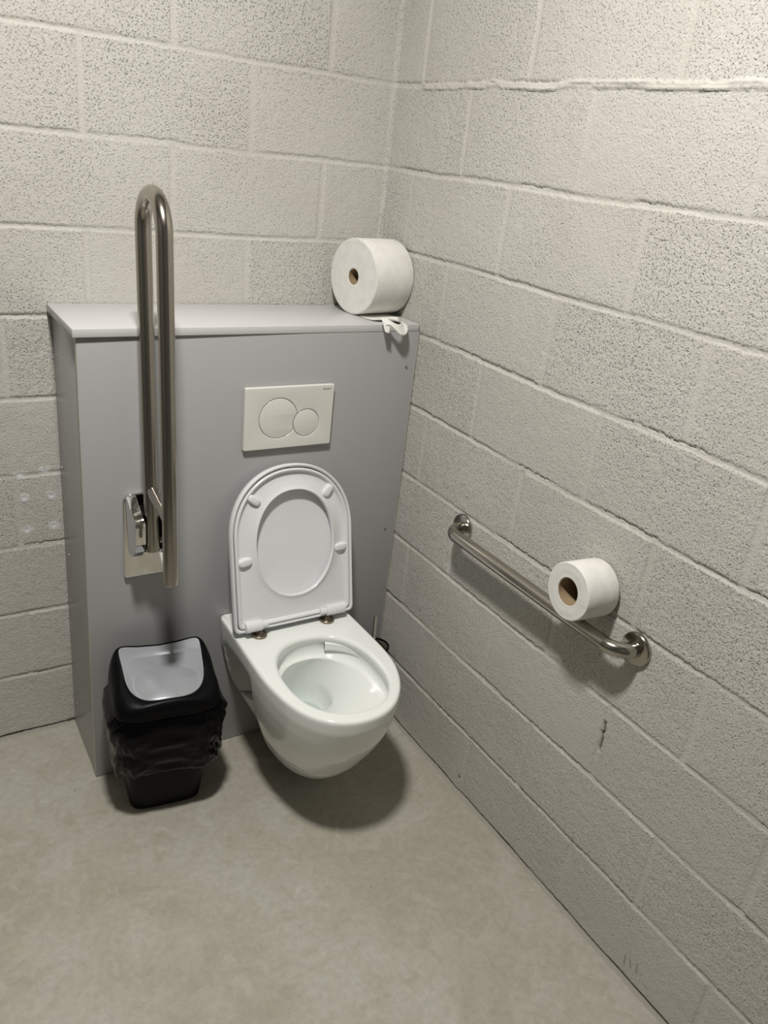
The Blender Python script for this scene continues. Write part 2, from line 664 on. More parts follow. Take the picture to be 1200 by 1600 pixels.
fp = prism_xy('front_panel', [(XL, -D), (-0.0045, -D + 0.004), (-0.0045, -D + 0.022), (XL, -D + 0.018)], 0.002, ZT - 0.019, M_LAM, box)
bm = bmesh.new()
add_box(bm, XL - 0.0012, XL + 0.0002, -D + 0.0008, -D + 0.0175, 0.003, ZT - 0.020)
eb = bmobj('edge_band', bm, M_BAND, fp, smooth=False)
bm = bmesh.new()
add_box(bm, -0.0047, -0.0030, -D + 0.0035, -D + 0.0215, 0.003, ZT - 0.020)
bmobj('edge_band', bm, M_BAND, fp, smooth=False)
bm = bmesh.new()
add_box(bm, XL + 0.001, XL + 0.018, -D + 0.0185, -0.004, 0.002, ZT - 0.019, 0.0006)
sp = bmobj('side_panel', bm, M_LAM, box)
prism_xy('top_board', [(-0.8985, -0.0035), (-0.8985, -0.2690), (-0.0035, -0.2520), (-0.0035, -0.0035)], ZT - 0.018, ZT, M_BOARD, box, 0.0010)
for x, z in ((-0.032, 1.113), (-0.036, 0.623), (-0.034, 0.13)):
    V, F = lathe([(0, 0), (0, 0.0042), (0.0012, 0.0040), (0.0024, 0.0022), (0.0016, 0.0012), (0.0016, 0)], (x, -D + 0.0035, z), (0, -1, 0), 20)
    pyobj('screw', V, F, M_SCREW, box)
for y, z in ((-0.030, 1.111), (-0.022, 0.82), (-0.048, 0.582), (-0.047, 0.097)):
    V, F = lathe([(0, 0), (0, 0.0042), (0.0012, 0.0040), (0.0024, 0.0022), (0.0016, 0.0012), (0.0016, 0)], (XL + 0.0012, y, z), (-1, 0, 0), 20)
    pyobj('screw', V, F, M_SCREW, box)


# ------------------------------------------------------------------ 2-D outline extrusion with holes
def extrude_outline(name, loops, thick, mat, parent, frame, bevel=0.0, seg=2):
    """loops: lists of (u,v); frame: (origin, U, V, N). solid from n=0 to n=thick"""
    cu = bpy.data.curves.new(name, 'CURVE')
    cu.dimensions = '2D'
    cu.fill_mode = 'BOTH'
    cu.extrude = max(thick / 2 - bevel, 1e-5)
    cu.bevel_depth = bevel
    cu.bevel_resolution = seg
    cu.offset = -bevel
    for lp in loops:
        s = cu.splines.new('POLY')
        s.points.add(len(lp) - 1)
        for i, (a, b) in enumerate(lp):
            s.points[i].co = (a, b, 0, 1)
        s.use_cyclic_u = True
    tmp = bpy.data.objects.new(name + '_tmp', cu)
    COL.objects.link(tmp)
    dg = bpy.context.evaluated_depsgraph_get()
    dg.update()
    me = bpy.data.meshes.new_from_object(tmp.evaluated_get(dg))
    bpy.data.objects.remove(tmp)
    bpy.data.curves.remove(cu)
    O, Uv, Vv, Nv = [Vector(q) for q in frame]
    for v in me.vertices:
        c = v.co.copy()
        v.co = O + Uv * c.x + Vv * c.y + Nv * (c.z + thick / 2)
    me.update()
    bm = bmesh.new()
    bm.from_mesh(me)
    bmesh.ops.remove_doubles(bm, verts=bm.verts, dist=1e-5)
    return bmobj(name, bm, mat, parent, True, 30)


def rrect(w, h, r, k=8, cx=0, cy=0):
    out = []
    for (sx, sy, a0) in ((1, 1, 0), (-1, 1, 90), (-1, -1, 180), (1, -1, 270)):
        for i in range(k + 1):
            a = R(a0 + 90 * i / k)
            out.append((cx + sx * (w / 2 - r) + r * math.cos(a), cy + sy * (h / 2 - r) + r * math.sin(a)))
    return out


# ------------------------------------------------------------------ flush plate
PC = (-0.3805, 0.9985)
fl = thing('flush_plate', 'white dual flush plate with two round buttons on the grey panel', 'flush plate', (PC[0], -D, PC[1] - 0.08))
fr = (Vector((PC[0], -D + 0.0005, PC[1])), Vector((1, 0, 0)), Vector((0, 0, 1)), Vector((0, -1, 0)))
B1 = (-0.0310, -0.0010, 0.0520)
B2 = (0.0480, -0.0175, 0.0355)


def two_circle_union(g, n=160):
    pts = []
    (x1, y1, r1), (x2, y2, r2) = B1, B2
    r1 += g
    r2 += g
    for i in range(n):
        a = 2 * math.pi * i / n
        p = (x1 + r1 * math.cos(a), y1 + r1 * math.sin(a))
        if math.hypot(p[0] - x2, p[1] - y2) > r2:
            pts.append((math.atan2(p[1], p[0] - 0.0), p, 0))
    q = []
    for i in range(n):
        a = 2 * math.pi * i / n
        p = (x2 + r2 * math.cos(a), y2 + r2 * math.sin(a))
        if math.hypot(p[0] - x1, p[1] - y1) > r1:
            q.append((a, p))
    # order: walk circle 1 starting right after the intersection, then circle 2
    dx, dy = x2 - x1, y2 - y1
    base = math.atan2(dy, dx)
    c1 = sorted([((math.atan2(p[1] - y1, p[0] - x1) - base) % (2 * math.pi), p) for _, p, _ in pts])
    c2 = sorted([((math.atan2(p[1] - y2, p[0] - x2) - base + math.pi) % (2 * math.pi), p) for _, p in q])
    return [p for _, p in c1] + [p for _, p in c2]


GAP = 0.0013
extrude_outline('plate', [rrect(0.246, 0.163, 0.0045), two_circle_union(GAP)], 0.0115, M_PLATE, fl, fr, 0.0022, 4)
bm = bmesh.new()
add_box(bm, PC[0] - 0.11, PC[0] + 0.11, -D - 0.003, -D - 0.0002, PC[1] - 0.072, PC[1] + 0.072)
bmobj('backing', bm, M_GAP, fl, smooth=False)
# small button is a full disc, large one is a disc bitten by the small one
c2 = [(B2[0] + B2[2] * math.cos(a), B2[1] + B2[2] * math.sin(a)) for a in np.linspace(0, 2 * math.pi, 120, endpoint=False)]
extrude_outline('small_button', [c2], 0.0112, M_PLATE, fl, fr, 0.0009, 2)
big = []
for i in range(200):
    a = 2 * math.pi * i / 200
    p = [B1[0] + B1[2] * math.cos(a), B1[1] + B1[2] * math.sin(a)]
    d = math.hypot(p[0] - B2[0], p[1] - B2[1])
    if d < B2[2] + 2 * GAP:
        # slide the point back on to the bite arc
        ang = math.atan2(p[1] - B2[1], p[0] - B2[0])
        big.append(None)
    else:
        big.append(tuple(p))
first = next(i for i in range(200) if big[i] is None and big[i - 1] is not None)
seq = [big[(first + i) % 200] for i in range(200)]
outer = [p for p in seq if p is not None]
e0, e1 = outer[-1], outer[0]
a0 = math.atan2(e0[1] - B2[1], e0[0] - B2[0])
a1 = math.atan2(e1[1] - B2[1], e1[0] - B2[0])
a0 %= 2 * math.pi
a1 %= 2 * math.pi
rb = B2[2] + 2 * GAP
bite = [(B2[0] + rb * math.cos(a0 + (a1 - a0) * t), B2[1] + rb * math.sin(a0 + (a1 - a0) * t)) for t in np.linspace(0.02, 0.98, 40)]
extrude_outline('large_button', [outer + bite], 0.0112, M_PLATE, fl, fr, 0.0009, 2)
# printed maker's name, top right
cu = bpy.data.curves.new('logo', 'FONT')
cu.body = 'GEBERIT'
cu.size = 0.0046
cu.extrude = 0.0001
tmp = bpy.data.objects.new('logo_tmp', cu)
COL.objects.link(tmp)
dg = bpy.context.evaluated_depsgraph_get()
dg.update()
me = bpy.data.meshes.new_from_object(tmp.evaluated_get(dg))
bpy.data.objects.remove(tmp)
wmax = max(v.co.x for v in me.vertices)
sx = 0.0175 / wmax
for v in me.vertices:
    v.co = Vector((PC[0] + 0.0965 + v.co.x * sx, -D - 0.01112 - v.co.z, PC[1] + 0.0682 + v.co.y))
bm = bmesh.new()
bm.from_mesh(me)
add_box(bm, PC[0] + 0.0915, PC[0] + 0.0948, -D - 0.01125, -D - 0.0109, PC[1] + 0.0682, PC[1] + 0.0715)
bmobj('printed_lettering', bm, M_INK, fl, smooth=False)

# ------------------------------------------------------------------ wall hung toilet
XC = -0.379
TZ = 0.440
wc = thing('toilet', 'white wall-hung toilet with raised seat and lid, fixed to the grey panel', 'toilet', (XC, -D, 0.06))
CY = -0.600
NA = 288
ANG = np.linspace(0, 2 * math.pi, NA, endpoint=False)


def d_outline(w, wb, yf, ys, n=2.2, rc=0.010, yb=-D - 0.0003):
    """D plan outline, dense polygon (x relative to XC)"""
    pts = []
    # right back corner -> front -> left back corner
    for t in np.linspace(0, 1, 8):
        a = R(90 * (1 - t))
        pts.append((wb - rc + rc * math.cos(a), yb - rc + rc * math.sin(a)))
    for t in np.linspace(0, 1, 40)[1:]:
        y = yb - rc + (ys - yb + rc) * t
        f = t * t * (3 - 2 * t)
        pts.append((wb + (w - wb) * f, y))
    b = ys - yf
    for t in np.linspace(0, math.pi, 160)[1:-1]:
        c, s = math.cos(t), math.sin(t)
        pts.append((w * math.copysign(abs(c) ** (2 / n), c), ys - b * abs(s) ** (2 / n)))
    right = [p for p in pts if True]
    left = [(-x, y) for x, y in pts if y > ys - 1e-9][::-1]
    return np.array(right + left)


def radial(poly, cx=0.0, cy=CY):
    """sample a star-shaped polygon on ANG directions"""
    out = []
    P = np.asarray(poly) - np.array([cx, cy])
    Q = np.roll(P, -1, axis=0)
    for a in ANG:
        d = np.array([math.cos(a), math.sin(a)])
        e = Q - P
        den = d[0] * e[:, 1] - d[1] * e[:, 0]
        den = np.where(np.abs(den) < 1e-12, 1e-12, den)
        t = (P[:, 0] * e[:, 1] - P[:, 1] * e[:, 0]) / den
        s = (P[:, 0] * d[1] - P[:, 1] * d[0]) / den
        ok = (t > 0) & (s >= -1e-6) & (s <= 1 + 1e-6)
        r = t[ok].max() if ok.any() else 0.1
        out.append((cx + d[0] * r, cy + d[1] * r))
    return np.array(out)


PROFILE = [  # z, half width, half width at wall, front y
    (0.440, 0.1755, 0.1705, -0.803), (0.400, 0.1750, 0.1680, -0.801), (0.36, 0.1715, 0.1650, -0.790),
    (0.32, 0.165, 0.157, -0.777), (0.28, 0.157, 0.148, -0.757), (0.24, 0.146, 0.136, -0.732),
    (0.20, 0.133, 0.118, -0.706), (0.16, 0.116, 0.098, -0.674), (0.12, 0.098, 0.077, -0.634),
    (0.09, 0.082, 0.062, -0.596), (0.065, 0.066, 0.052, -0.556), (0.052, 0.052, 0.042, -0.516)]
PR = np.array(PROFILE)[::-1]


def prof(z):
    return [np.interp(z, PR[:, 0], PR[:, i]) for i in (1, 2, 3)]


def body_ring(z, inset=0.0, zz=None):
    w_, wb_, yf_ = prof(z)
    ys_ = max(-0.59, (yf_ * 0.52 - D * 0.48))
    o = radial(d_outline(w_, wb_, yf_, ys_), 0.0, (yf_ - D) / 2 if yf_ > -0.7 else CY)
    x, y = o[:, 0].copy(), o[:, 1].copy()
    x -= 0.011 * sm(-0.60, -0.80, y)
    # moulded side recess near the wall
    ry = sm(-0.285, -0.315, y) * (1 - sm(-0.40, -0.50, y))
    rz = sm(0.09, 0.13, z) * (1 - sm(0.345, 0.375, z + 0.10 * (y + 0.26)))
    side = sm(0.35, 0.8, np.abs(x) / w_)
    x -= np.sign(x) * 0.040 * ry * rz * side
    c = np.array([0, CY])
    if inset:
        px, py = x - c[0], y - c[1]
        r = np.hypot(px, py)
        back = y > -D - 0.003
        k = (r - inset) / r
        x, y2 = px * k, c[1] + py * k
        y = np.where(back, y, y2)
    return np.stack([XC + x, y, np.full(NA, z if zz is None else zz)], -1)


OPC = (-0.003, -0.604)
def opening(a, b, n=2.3, cx=OPC[0], cy=OPC[1], z=TZ):
    c, s = np.cos(ANG), np.sin(ANG)
    return np.stack([XC + cx + a * np.sign(c) * np.abs(c) ** (2 / n), cy + b * np.sign(s) * np.abs(s) ** (2 / n), np.full(NA, z)], -1)


rings = []
rings.append(body_ring(0.0521, 0.012, 0.0490))
for z in np.concatenate([np.linspace(0.052, 0.12, 12), np.linspace(0.13, 0.428, 34)]):
    rings.append(body_ring(z))
for k_ in range(1, 7):   # rounded rim edge
    a = R(90 * k_ / 6)
    rings.append(body_ring(0.428 + 0.012 * math.sin(a), 0.012 * (1 - math.cos(a)) * 0.8, 0.430 + 0.010 * math.sin(a)))
outer_top = rings[-1].copy()
OA, OB = 0.126, 0.160
inner0 = opening(OA + 0.012, OB + 0.012)
for t in (0.15, 0.35, 0.6, 0.8, 1.0):
    rg = outer_top * (1 - t) + inner0 * t
    rg[:, 2] = TZ
    rings.append(rg)
for k_ in range(1, 7):
    a = R(90 * k_ / 6)
    rings.append(opening(OA + 0.012 * (1 - math.sin(a)), OB + 0.012 * (1 - math.sin(a)), z=TZ - 0.010 * (1 - math.cos(a))))
# upright inner rim wall, slightly undercut, then the soft shelf and the funnel
rings.append(opening(OA + 0.002, OB + 0.002, z=TZ - 0.018))
rings.append(opening(OA + 0.008, OB + 0.007, z=TZ - 0.028))
rings.append(opening(OA + 0.010, OB + 0.008, z=TZ - 0.045))
rings.append(opening(OA + 0.007, OB + 0.006, z=TZ - 0.056))
rings.append(opening(OA - 0.000, OB - 0.000, z=TZ - 0.062))
rings.append(opening(OA - 0.008, OB - 0.008, z=TZ - 0.066))
SC = (-0.004, -0.497)
for t in np.linspace(0, 1, 18)[1:]:
    a_ = (OA - 0.008) * (1 - t) + 0.060 * t
    b_ = (OB - 0.008) * (1 - t) + 0.066 * t
    cx = OPC[0] * (1 - t) + SC[0] * t
    cy = OPC[1] * (1 - t) + SC[1] * t
    z_ = TZ - 0.066 - 0.088 * (0.55 * t + 0.45 * t ** 2.6)
    rings.append(opening(a_, b_, 2.2, cx, cy, z_))
for t in np.linspace(0, 1, 14)[1:]:
    q = math.sin(t * math.pi / 2)
    rings.append(opening(0.060 - 0.022 * (1 - math.cos(t * math.pi / 2)), 0.066 - 0.024 * (1 - math.cos(t * math.pi / 2)), 2.1, SC[0], SC[1] + 0.022 * t, TZ - 0.154 - 0.086 * q))
V, F = stack(rings, True, True, True)
bowl = pyobj('bowl', V, F, M_CERAMIC, wc, True, 50)
wr = opening(0.0575, 0.0635, 2.1, SC[0], SC[1] + 0.0075, TZ - 0.222)
# water surface with a little thickness below it
V, F = stack([wr * 1.0, opening(0.0575, 0.0635, 2.1, SC[0], SC[1] + 0.0075, TZ - 0.2235)], True, True, True)
pyobj('water', V, F, M_WATER, wc, True, 20)

# flush outlet: a short guide channel on the back right of the inner wall
V, F = [], []
angs = np.linspace(R(66), R(22), 26)
for i, a in enumerate(angs):
    t = i / 25
    thick = 0.003 - 0.011 * t
    for (dr, z) in ((0.010, TZ - 0.019), (-thick, TZ - 0.024), (-thick, TZ - 0.044 + 0.006 * t), (0.010, TZ - 0.050 + 0.006 * t)):
        c, s = math.cos(a), math.sin(a)
        n_ = 2.3
        V.append((XC + OPC[0] + (OA + dr) * abs(c) ** (2 / n_), OPC[1] + (OB + dr) * abs(s) ** (2 / n_), z))
for i in range(25):
    for j in range(4):
        k_ = (j + 1) % 4
        F.append((i * 4 + j, i * 4 + k_, i * 4 + 4 + k_, i * 4 + 4 + j))
F.append((0, 1, 2, 3))
F.append((100, 103, 102, 101))
fo = pyobj('flush_outlet', V, F, M_CERAMIC, wc, True, 30)
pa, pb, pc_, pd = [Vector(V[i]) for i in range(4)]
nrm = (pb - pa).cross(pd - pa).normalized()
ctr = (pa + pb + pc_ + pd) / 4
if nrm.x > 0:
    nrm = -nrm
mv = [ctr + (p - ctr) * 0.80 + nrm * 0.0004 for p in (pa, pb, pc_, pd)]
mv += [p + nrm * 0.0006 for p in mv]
pyobj('outlet_mouth_shade', mv, [(0, 1, 2, 3), (4, 5, 6, 7), (0, 1, 5, 4), (1, 2, 6, 5), (2, 3, 7, 6), (3, 0, 4, 7)], M_GAP, fo, False)  # flat dark plate painted as the shade inside the channel opening

# ---- raised seat and lid, in the leaning plane
SO = Vector((XC, -0.380, 0.455))
SU = Vector((1, 0, 0))
SV = Vector((0, 0.22, 0.9755)).normalized()
SN = SU.cross(SV).normalized()
if SN.y > 0:
    SN = -SN


def sp_pt(u, v, n):
    return SO + SU * u + SV * v + SN * n


def seat_outline(w, v0, v1, vs, nn=2.15, rc=0.012):
    pts = []
    for t in np.linspace(0, math.pi, 140):
        c, s = math.cos(t), math.sin(t)
        pts.append((w * math.copysign(abs(c) ** (2 / nn), c), vs + (v1 - vs) * abs(s) ** (2 / nn)))
    for t in np.linspace(0, 1, 10)[1:]:
        pts.append((-w, vs + (v0 + rc - vs) * t))
    for t in np.linspace(0, 1, 8):
        a = R(180 + 90 * t)
        pts.append((-w + rc + rc * math.cos(a), v0 + rc + rc * math.sin(a)))
    for t in np.linspace(0, 1, 8):
        a = R(270 + 90 * t)
        pts.append((w - rc + rc * math.cos(a), v0 + rc + rc * math.sin(a)))
    return pts


HC = (0.005, 0.222)


def seat_ring_pts(w, v0, v1, n):
    o = radial(seat_outline(w, v0, v1, 0.245), HC[0], HC[1])
    return [(p[0], p[1], n) for p in o]


def hole_pts(a, b, n):
    e = 2.15
    return [(HC[0] + a * math.copysign(abs(math.cos(t)) ** (2 / e), math.cos(t)), HC[1] + b * math.copysign(abs(math.sin(t)) ** (2 / e), math.sin(t)), n) for t in ANG]


def blend(A, B, t, n):
    return [(a[0] * (1 - t) + b[0] * t, a[1] * (1 - t) + b[1] * t, n) for a, b in zip(A, B)]


def to_world(rs):
    return [np.array([sp_pt(*p) for p in r]) for r in rs]


# lid: shallow tray whose rim wraps the seat
LW, LV0, LV1 = 0.1765, 0.0, 0.434
rs = [seat_ring_pts(0.02, 0.18, 0.26, -0.0200), seat_ring_pts(LW - 0.02, LV0 + 0.02, LV1 - 0.02, -0.0195), seat_ring_pts(LW - 0.006, LV0 + 0.006, LV1 - 0.006, -0.017),
      seat_ring_pts(LW - 0.001, LV0 + 0.001, LV1 - 0.001, -0.010), seat_ring_pts(LW, LV0, LV1, 0.0), seat_ring_pts(LW - 0.0005, LV0, LV1 - 0.0005, 0.0075),
      seat_ring_pts(LW - 0.003, LV0 + 0.003, LV1 - 0.003, 0.0105), seat_ring_pts(LW - 0.0065, LV0 + 0.0065, LV1 - 0.0065, 0.0100),
      seat_ring_pts(LW - 0.0085, LV0 + 0.0085, LV1 - 0.0085, 0.007), seat_ring_pts(LW - 0.0090, LV0 + 0.009, LV1 - 0.009, -0.010),
      seat_ring_pts(LW - 0.015, LV0 + 0.015, LV1 - 0.015, -0.0125), seat_ring_pts(0.02, 0.18, 0.26, -0.0135)]
V, F = stack(to_world(rs), True, True, True)
pyobj('lid', V, F, M_SEAT, wc, True, 50)

# seat ring, underside towards the room
SW, SV0, SV1 = 0.1648, 0.0105, 0.4222
HA, HB = 0.111, 0.143
o_full = seat_ring_pts(SW, SV0, SV1, 0)
h_full = hole_pts(HA + 0.016, HB + 0.016, 0)
prof_s = [seat_ring_pts(SW - 0.002, SV0 + 0.002, SV1 - 0.002, -0.006), seat_ring_pts(SW, SV0, SV1, -0.002), seat_ring_pts(SW, SV0, SV1, 0.0090),
          seat_ring_pts(SW - 0.0012, SV0 + 0.0012, SV1 - 0.0012, 0.0112), seat_ring_pts(SW - 0.0035, SV0 + 0.0035, SV1 - 0.0035, 0.0120),
          seat_ring_pts(SW - 0.0065, SV0 + 0.0065, SV1 - 0.0065, 0.0112), seat_ring_pts(SW - 0.0085, SV0 + 0.0085, SV1 - 0.0085, 0.0075),
          seat_ring_pts(SW - 0.0115, SV0 + 0.0115, SV1 - 0.0115, 0.0030), seat_ring_pts(SW - 0.016, SV0 + 0.02, SV1 - 0.016, 0.0022)]
s_in = seat_ring_pts(SW - 0.016, SV0 + 0.02, SV1 - 0.016, 0)
for t in (0.25, 0.5, 0.75, 1.0):
    prof_s.append(blend(s_in, h_full, t, 0.0022 + 0.0046 * t * t))
prof_s += [hole_pts(HA + 0.009, HB + 0.009, 0.0085), hole_pts(HA + 0.005, HB + 0.005, 0.0115), hole_pts(HA + 0.002, HB + 0.002, 0.0125), hole_pts(HA, HB, 0.0112),
           hole_pts(HA - 0.001, HB - 0.001, 0.006), hole_pts(HA, HB, -0.002), hole_pts(HA + 0.004, HB + 0.004, -0.006), prof_s[0]]
V, F = stack(to_world(prof_s))
seat = pyobj('seat', V, F, M_SEAT, wc, True, 50)
# four rubber bumpers
for (u, v, ang) in ((-0.139, 0.190, 8), (-0.107, 0.350, -38), (0.105, 0.351, 52), (0.139, 0.190, 0)):
    rr = []
    L_, W_ = 0.0185, 0.0105
    for (k_, n_) in ((1.12, 0.0020), (1.05, 0.0055), (1.0, 0.0095), (0.93, 0.0120), (0.75, 0.0138), (0.4, 0.0144), (0.02, 0.0145)):
        row = []
        for t in np.linspace(0, 2 * math.pi, 36, endpoint=False):
            c, s = math.cos(t), math.sin(t)
            a_ = L_ * k_ * math.copysign(abs(c) ** (2 / 3.0), c)
            b_ = W_ * k_ * math.copysign(abs(s) ** (2 / 3.0), s)
            ca, sa = math.cos(R(ang)), math.sin(R(ang))
            row.append((u + a_ * ca - b_ * sa, v + a_ * sa + b_ * ca, n_))
        rr.append(row)
    V, F = stack(to_world(rr), True, True, True)
    pyobj('bumper', V, F, M_SEAT, seat)
# hinges
for sgn in (-1, 1):
    cen = sp_pt(0, 0.0150, 0.0110)
    x_out, x_in, x_pin = (-0.150, -0.103, -0.085) if sgn < 0 else (0.146, 0.089, 0.071)
    ax = Vector((1 if x_in > x_out else -1, 0, 0))
    L1 = abs(x_in - x_out)
    V, F = lathe([(0, 0), (0, 0.0135), (0.0015, 0.0150), (L1 - 0.0015, 0.0150), (L1, 0.0135), (L1, 0)], cen + Vector((x_out, 0, 0)), ax, 36)
    hb = pyobj('hinge', V, F, M_SEAT, wc)
    L2 = abs(x_pin - x_in) + 0.004
    V, F = lathe([(0, 0), (0, 0.0098), (L2 - 0.001, 0.0098), (L2, 0.0088), (L2, 0)], cen + Vector((x_in - ax.x * 0.004, 0, 0)), ax, 28)
    pyobj('hinge_pin', V, F, M_SEAT, hb)
    bx_ = -0.108 if sgn < 0 else 0.094
    V, F = lathe([(0, 0), (0, 0.0200), (0.0015, 0.0207), (0.0055, 0.0205), (0.0070, 0.0190), (0.0072, 0.010), (0.0100, 0.009), (0.016, 0.007), (0.016, 0)],
                 (XC + bx_, -0.388, TZ), (0, 0, 1), 40)
    hd = pyobj('hinge_disc', V, F, M_BRONZE, wc)
    hd['label'] = 'bronze hinge disc'

# ------------------------------------------------------------------ folding grab bar (upright)
FX = -0.752
fb = thing('folding_grab_bar', 'tall brushed steel grab bar folded upright against the grey panel', 'grab bar', (FX, -D, 0.61))
frame = (Vector((FX + 0.002, -D, 0.7235)), Vector((1, 0, 0)), Vector((0, 0, 1)), Vector((0, -1, 0)))
lp = []
for (sx_, sy_, a0, r_) in ((1, 1, 0, 0.022), (-1, 1, 90, 0.022), (-1, -1, 180, 0.006), (1, -1, 270, 0.006)):
    for i in range(9):
        a = R(a0 + 90 * i / 8)
        lp.append((sx_ * (0.052 - r_) + r_ * math.cos(a), sy_ * (0.1125 - r_) + r_ * math.sin(a)))
extrude_outline('wall_plate', [lp], 0.011, M_CHROME, fb, frame, 0.003, 4)
# two chrome cheeks of the hinge housing
for sgn in (-1, 1):
    prof2 = [(-0.004, 0.112), (0.010, 0.112), (0.082, 0.074), (0.0865, 0.066), (0.084, 0.020), (0.074, -0.004), (0.058, -0.022), (0.036, -0.030), (0.012, -0.026), (-0.004, -0.020)]
    fr2 = (Vector((FX + (0.0215 if sgn > 0 else -0.0455), -D - 0.010, 0.722)), Vector((0, -1, 0)), Vector((0, 0, 1)), Vector((1, 0, 0)))
    pts3 = fillet([(a, b, 0) for a, b in prof2], 0.004, 4)
    extrude_outline('hinge_cheek', [[(p.x, p.y) for p in pts3]], 0.024, M_CHROME, fb, fr2, 0.002, 3)
bm = bmesh.new()
add_box(bm, FX - 0.0215, FX + 0.0215, -D - 0.052, -D - 0.011, 0.697, 0.80, 0.004)
bmobj('hinge_core', bm, M_BLACKP, fb)
V, F = lathe([(0, 0), (0, 0.008), (0.002, 0.009), (0.082, 0.009), (0.084, 0.008), (0.084, 0)], (FX - 0.042, -0.325, 0.735), (1, 0, 0), 24)
pyobj('pivot_pin', V, F, M_STEEL_V, fb)
TR = 0.0170
rear0, rear1 = Vector((FX, -0.3345, 0.714)), Vector((FX, -0.287, 1.43))
frn0, frn1 = Vector((FX, -0.4710, 0.697)), Vector((FX, -0.428, 1.43))
path = [rear0 + (rear1 - rear0) * t for t in np.linspace(0, 1, 10)]
hc = (rear1 + frn1) / 2
hr = (rear1 - frn1).length / 2
u1 = (rear1 - hc).normalized()
up = ((rear1 - rear0).normalized() + (frn1 - frn0).normalized()).normalized()
hc2 = hc + up * 0.012
for a in np.linspace(0, math.pi, 30):
    path.append(hc2 + u1 * hr * math.cos(a) + up * hr * math.sin(a))
path += [frn1 + (frn0 - frn1) * t for t in np.linspace(0, 1, 10)]
V, F = tube(path, TR, 36)
pyobj('bar', V, F, M_STEEL_V, fb)
V, F = tube([(FX, -0.332, 0.868), (FX, -0.385, 0.857), (FX, -0.455, 0.843)], 0.0125, 28)
pyobj('brace', V, F, M_STEEL_V, fb)
V, F = lathe([(0, 0), (0, 0.0150), (0.002, 0.0168), (0.004, 0.0172), (0.004, 0)], frn0 - (frn1 - frn0).normalized() * 0.0035, (frn1 - frn0), 36)
pyobj('end_cap', V, F, M_STEEL_V, fb)

# ------------------------------------------------------------------ straight grab rail on the right wall
RY0, RY1, RZ, RX = -0.564, -1.166, 0.765, -0.053
gr = thing('grab_rail', 'brushed steel grab rail fixed level on the right block wall', 'grab rail', (0, (RY0 + RY1) / 2, RZ))
pts = fillet([(-0.004, RY0, RZ), (RX, RY0, RZ), (RX, RY1, RZ), (-0.004, RY1, RZ)], 0.042, 14)
V, F = tube(pts, 0.0165, 36)
pyobj('rail', V, F, M_STEEL_H, gr)
for y in (RY0, RY1):
    V, F = lathe([(0.0005, 0), (0.0005, 0.0365), (0.003, 0.0370), (0.0065, 0.0362), (0.0085, 0.034), (0.0100, 0.022), (0.0100, 0.0185), (0.0130, 0.0180), (0.0130, 0.010), (0.010, 0)],
                 (0, y, RZ), (-1, 0, 0), 56)
    pyobj('flange', V, F, M_STEEL_H, gr)


# ------------------------------------------------------------------ toilet paper rolls
def paper_roll(name, label, face, yaw, pitch, rad, width, core, wall_side=False):
    ax = Vector((math.cos(yaw) * math.cos(pitch), math.sin(yaw) * math.cos(pitch), math.sin(pitch)))
    face = Vector(face)
    t = thing(name, label, 'toilet paper', face + ax * width / 2 - Vector((0, 0, rad)), 'toilet paper rolls')
    rc = 0.0022
    pr = [(0.0006, core), (0.0, core + 0.001)]
    for i in range(1, 14):
        q = i / 14
        pr.append((0.0002 * math.sin(q * 9), core + (rad - rc - core) * q))
    pr += [(0, rad - rc), (0.0006, rad - 0.0006), (rc, rad), (width * 0.33, rad + 0.0002), (width * 0.66, rad + 0.0002), (width - rc, rad), (width - 0.0006, rad - 0.0006),
           (width, rad - rc), (width, core + 0.001), (width - 0.0006, core)]
    pr += [(width * 0.5, core)]
    V, F = lathe(pr, face, ax, 96, close=True)
    pyobj('paper', V, F, M_PAPER, t, True, 60)
    V, F = lathe([(0.0015, core - 0.0001), (0.0015, core - 0.0014), (width - 0.0015, core - 0.0014), (width - 0.0015, core - 0.0001)], face, ax, 56, close=True)
    c = pyobj('cardboard_core', V, F, M_CARD, t, True, 40)
    c['label'] = 'brown cardboard core'
    return t, ax


r1, ax1 = paper_roll('toilet_roll', 'large toilet paper roll on top of the grey boxing in the corner', (-0.146, -0.122, ZT + 0.0985), 0.166, 0.0, 0.098, 0.130, 0.021)
# loose sheet that runs forward from under the roll and curls over the board edge
ctrl = [  # centre line point, half width vector
    ((-0.080, -0.125, 1.2292), (-0.052, 0.000, 0.000)), ((-0.082, -0.165, 1.2296), (-0.050, 0.000, 0.000)),
    ((-0.084, -0.200, 1.2303), (-0.047, 0.002, 0.000)), ((-0.084, -0.226, 1.2320), (-0.040, 0.006, 0.001)),
    ((-0.078, -0.250, 1.2360), (-0.024, 0.018, 0.005)), ((-0.070, -0.268, 1.2340), (-0.008, 0.018, 0.013)),
    ((-0.077, -0.286, 1.2240), (-0.004, 0.008, 0.014)), ((-0.094, -0.294, 1.2240), (-0.003, 0.005, 0.012)),
    ((-0.110, -0.290, 1.2330), (-0.004, 0.005, 0.010)), ((-0.122, -0.280, 1.2420), (-0.003, 0.009, 0.007)),
    ((-0.134, -0.275, 1.2400), (-0.002, 0.009, 0.009)), ((-0.134, -0.284, 1.2290), (0.001, 0.006, 0.011)),
    ((-0.120, -0.288, 1.2230), (0.002, 0.003, 0.009))]
P_ = np.array([c[0] for c in ctrl])
W_ = np.array([c[1] for c in ctrl])
tt_ = np.linspace(0, len(ctrl) - 1, 70)


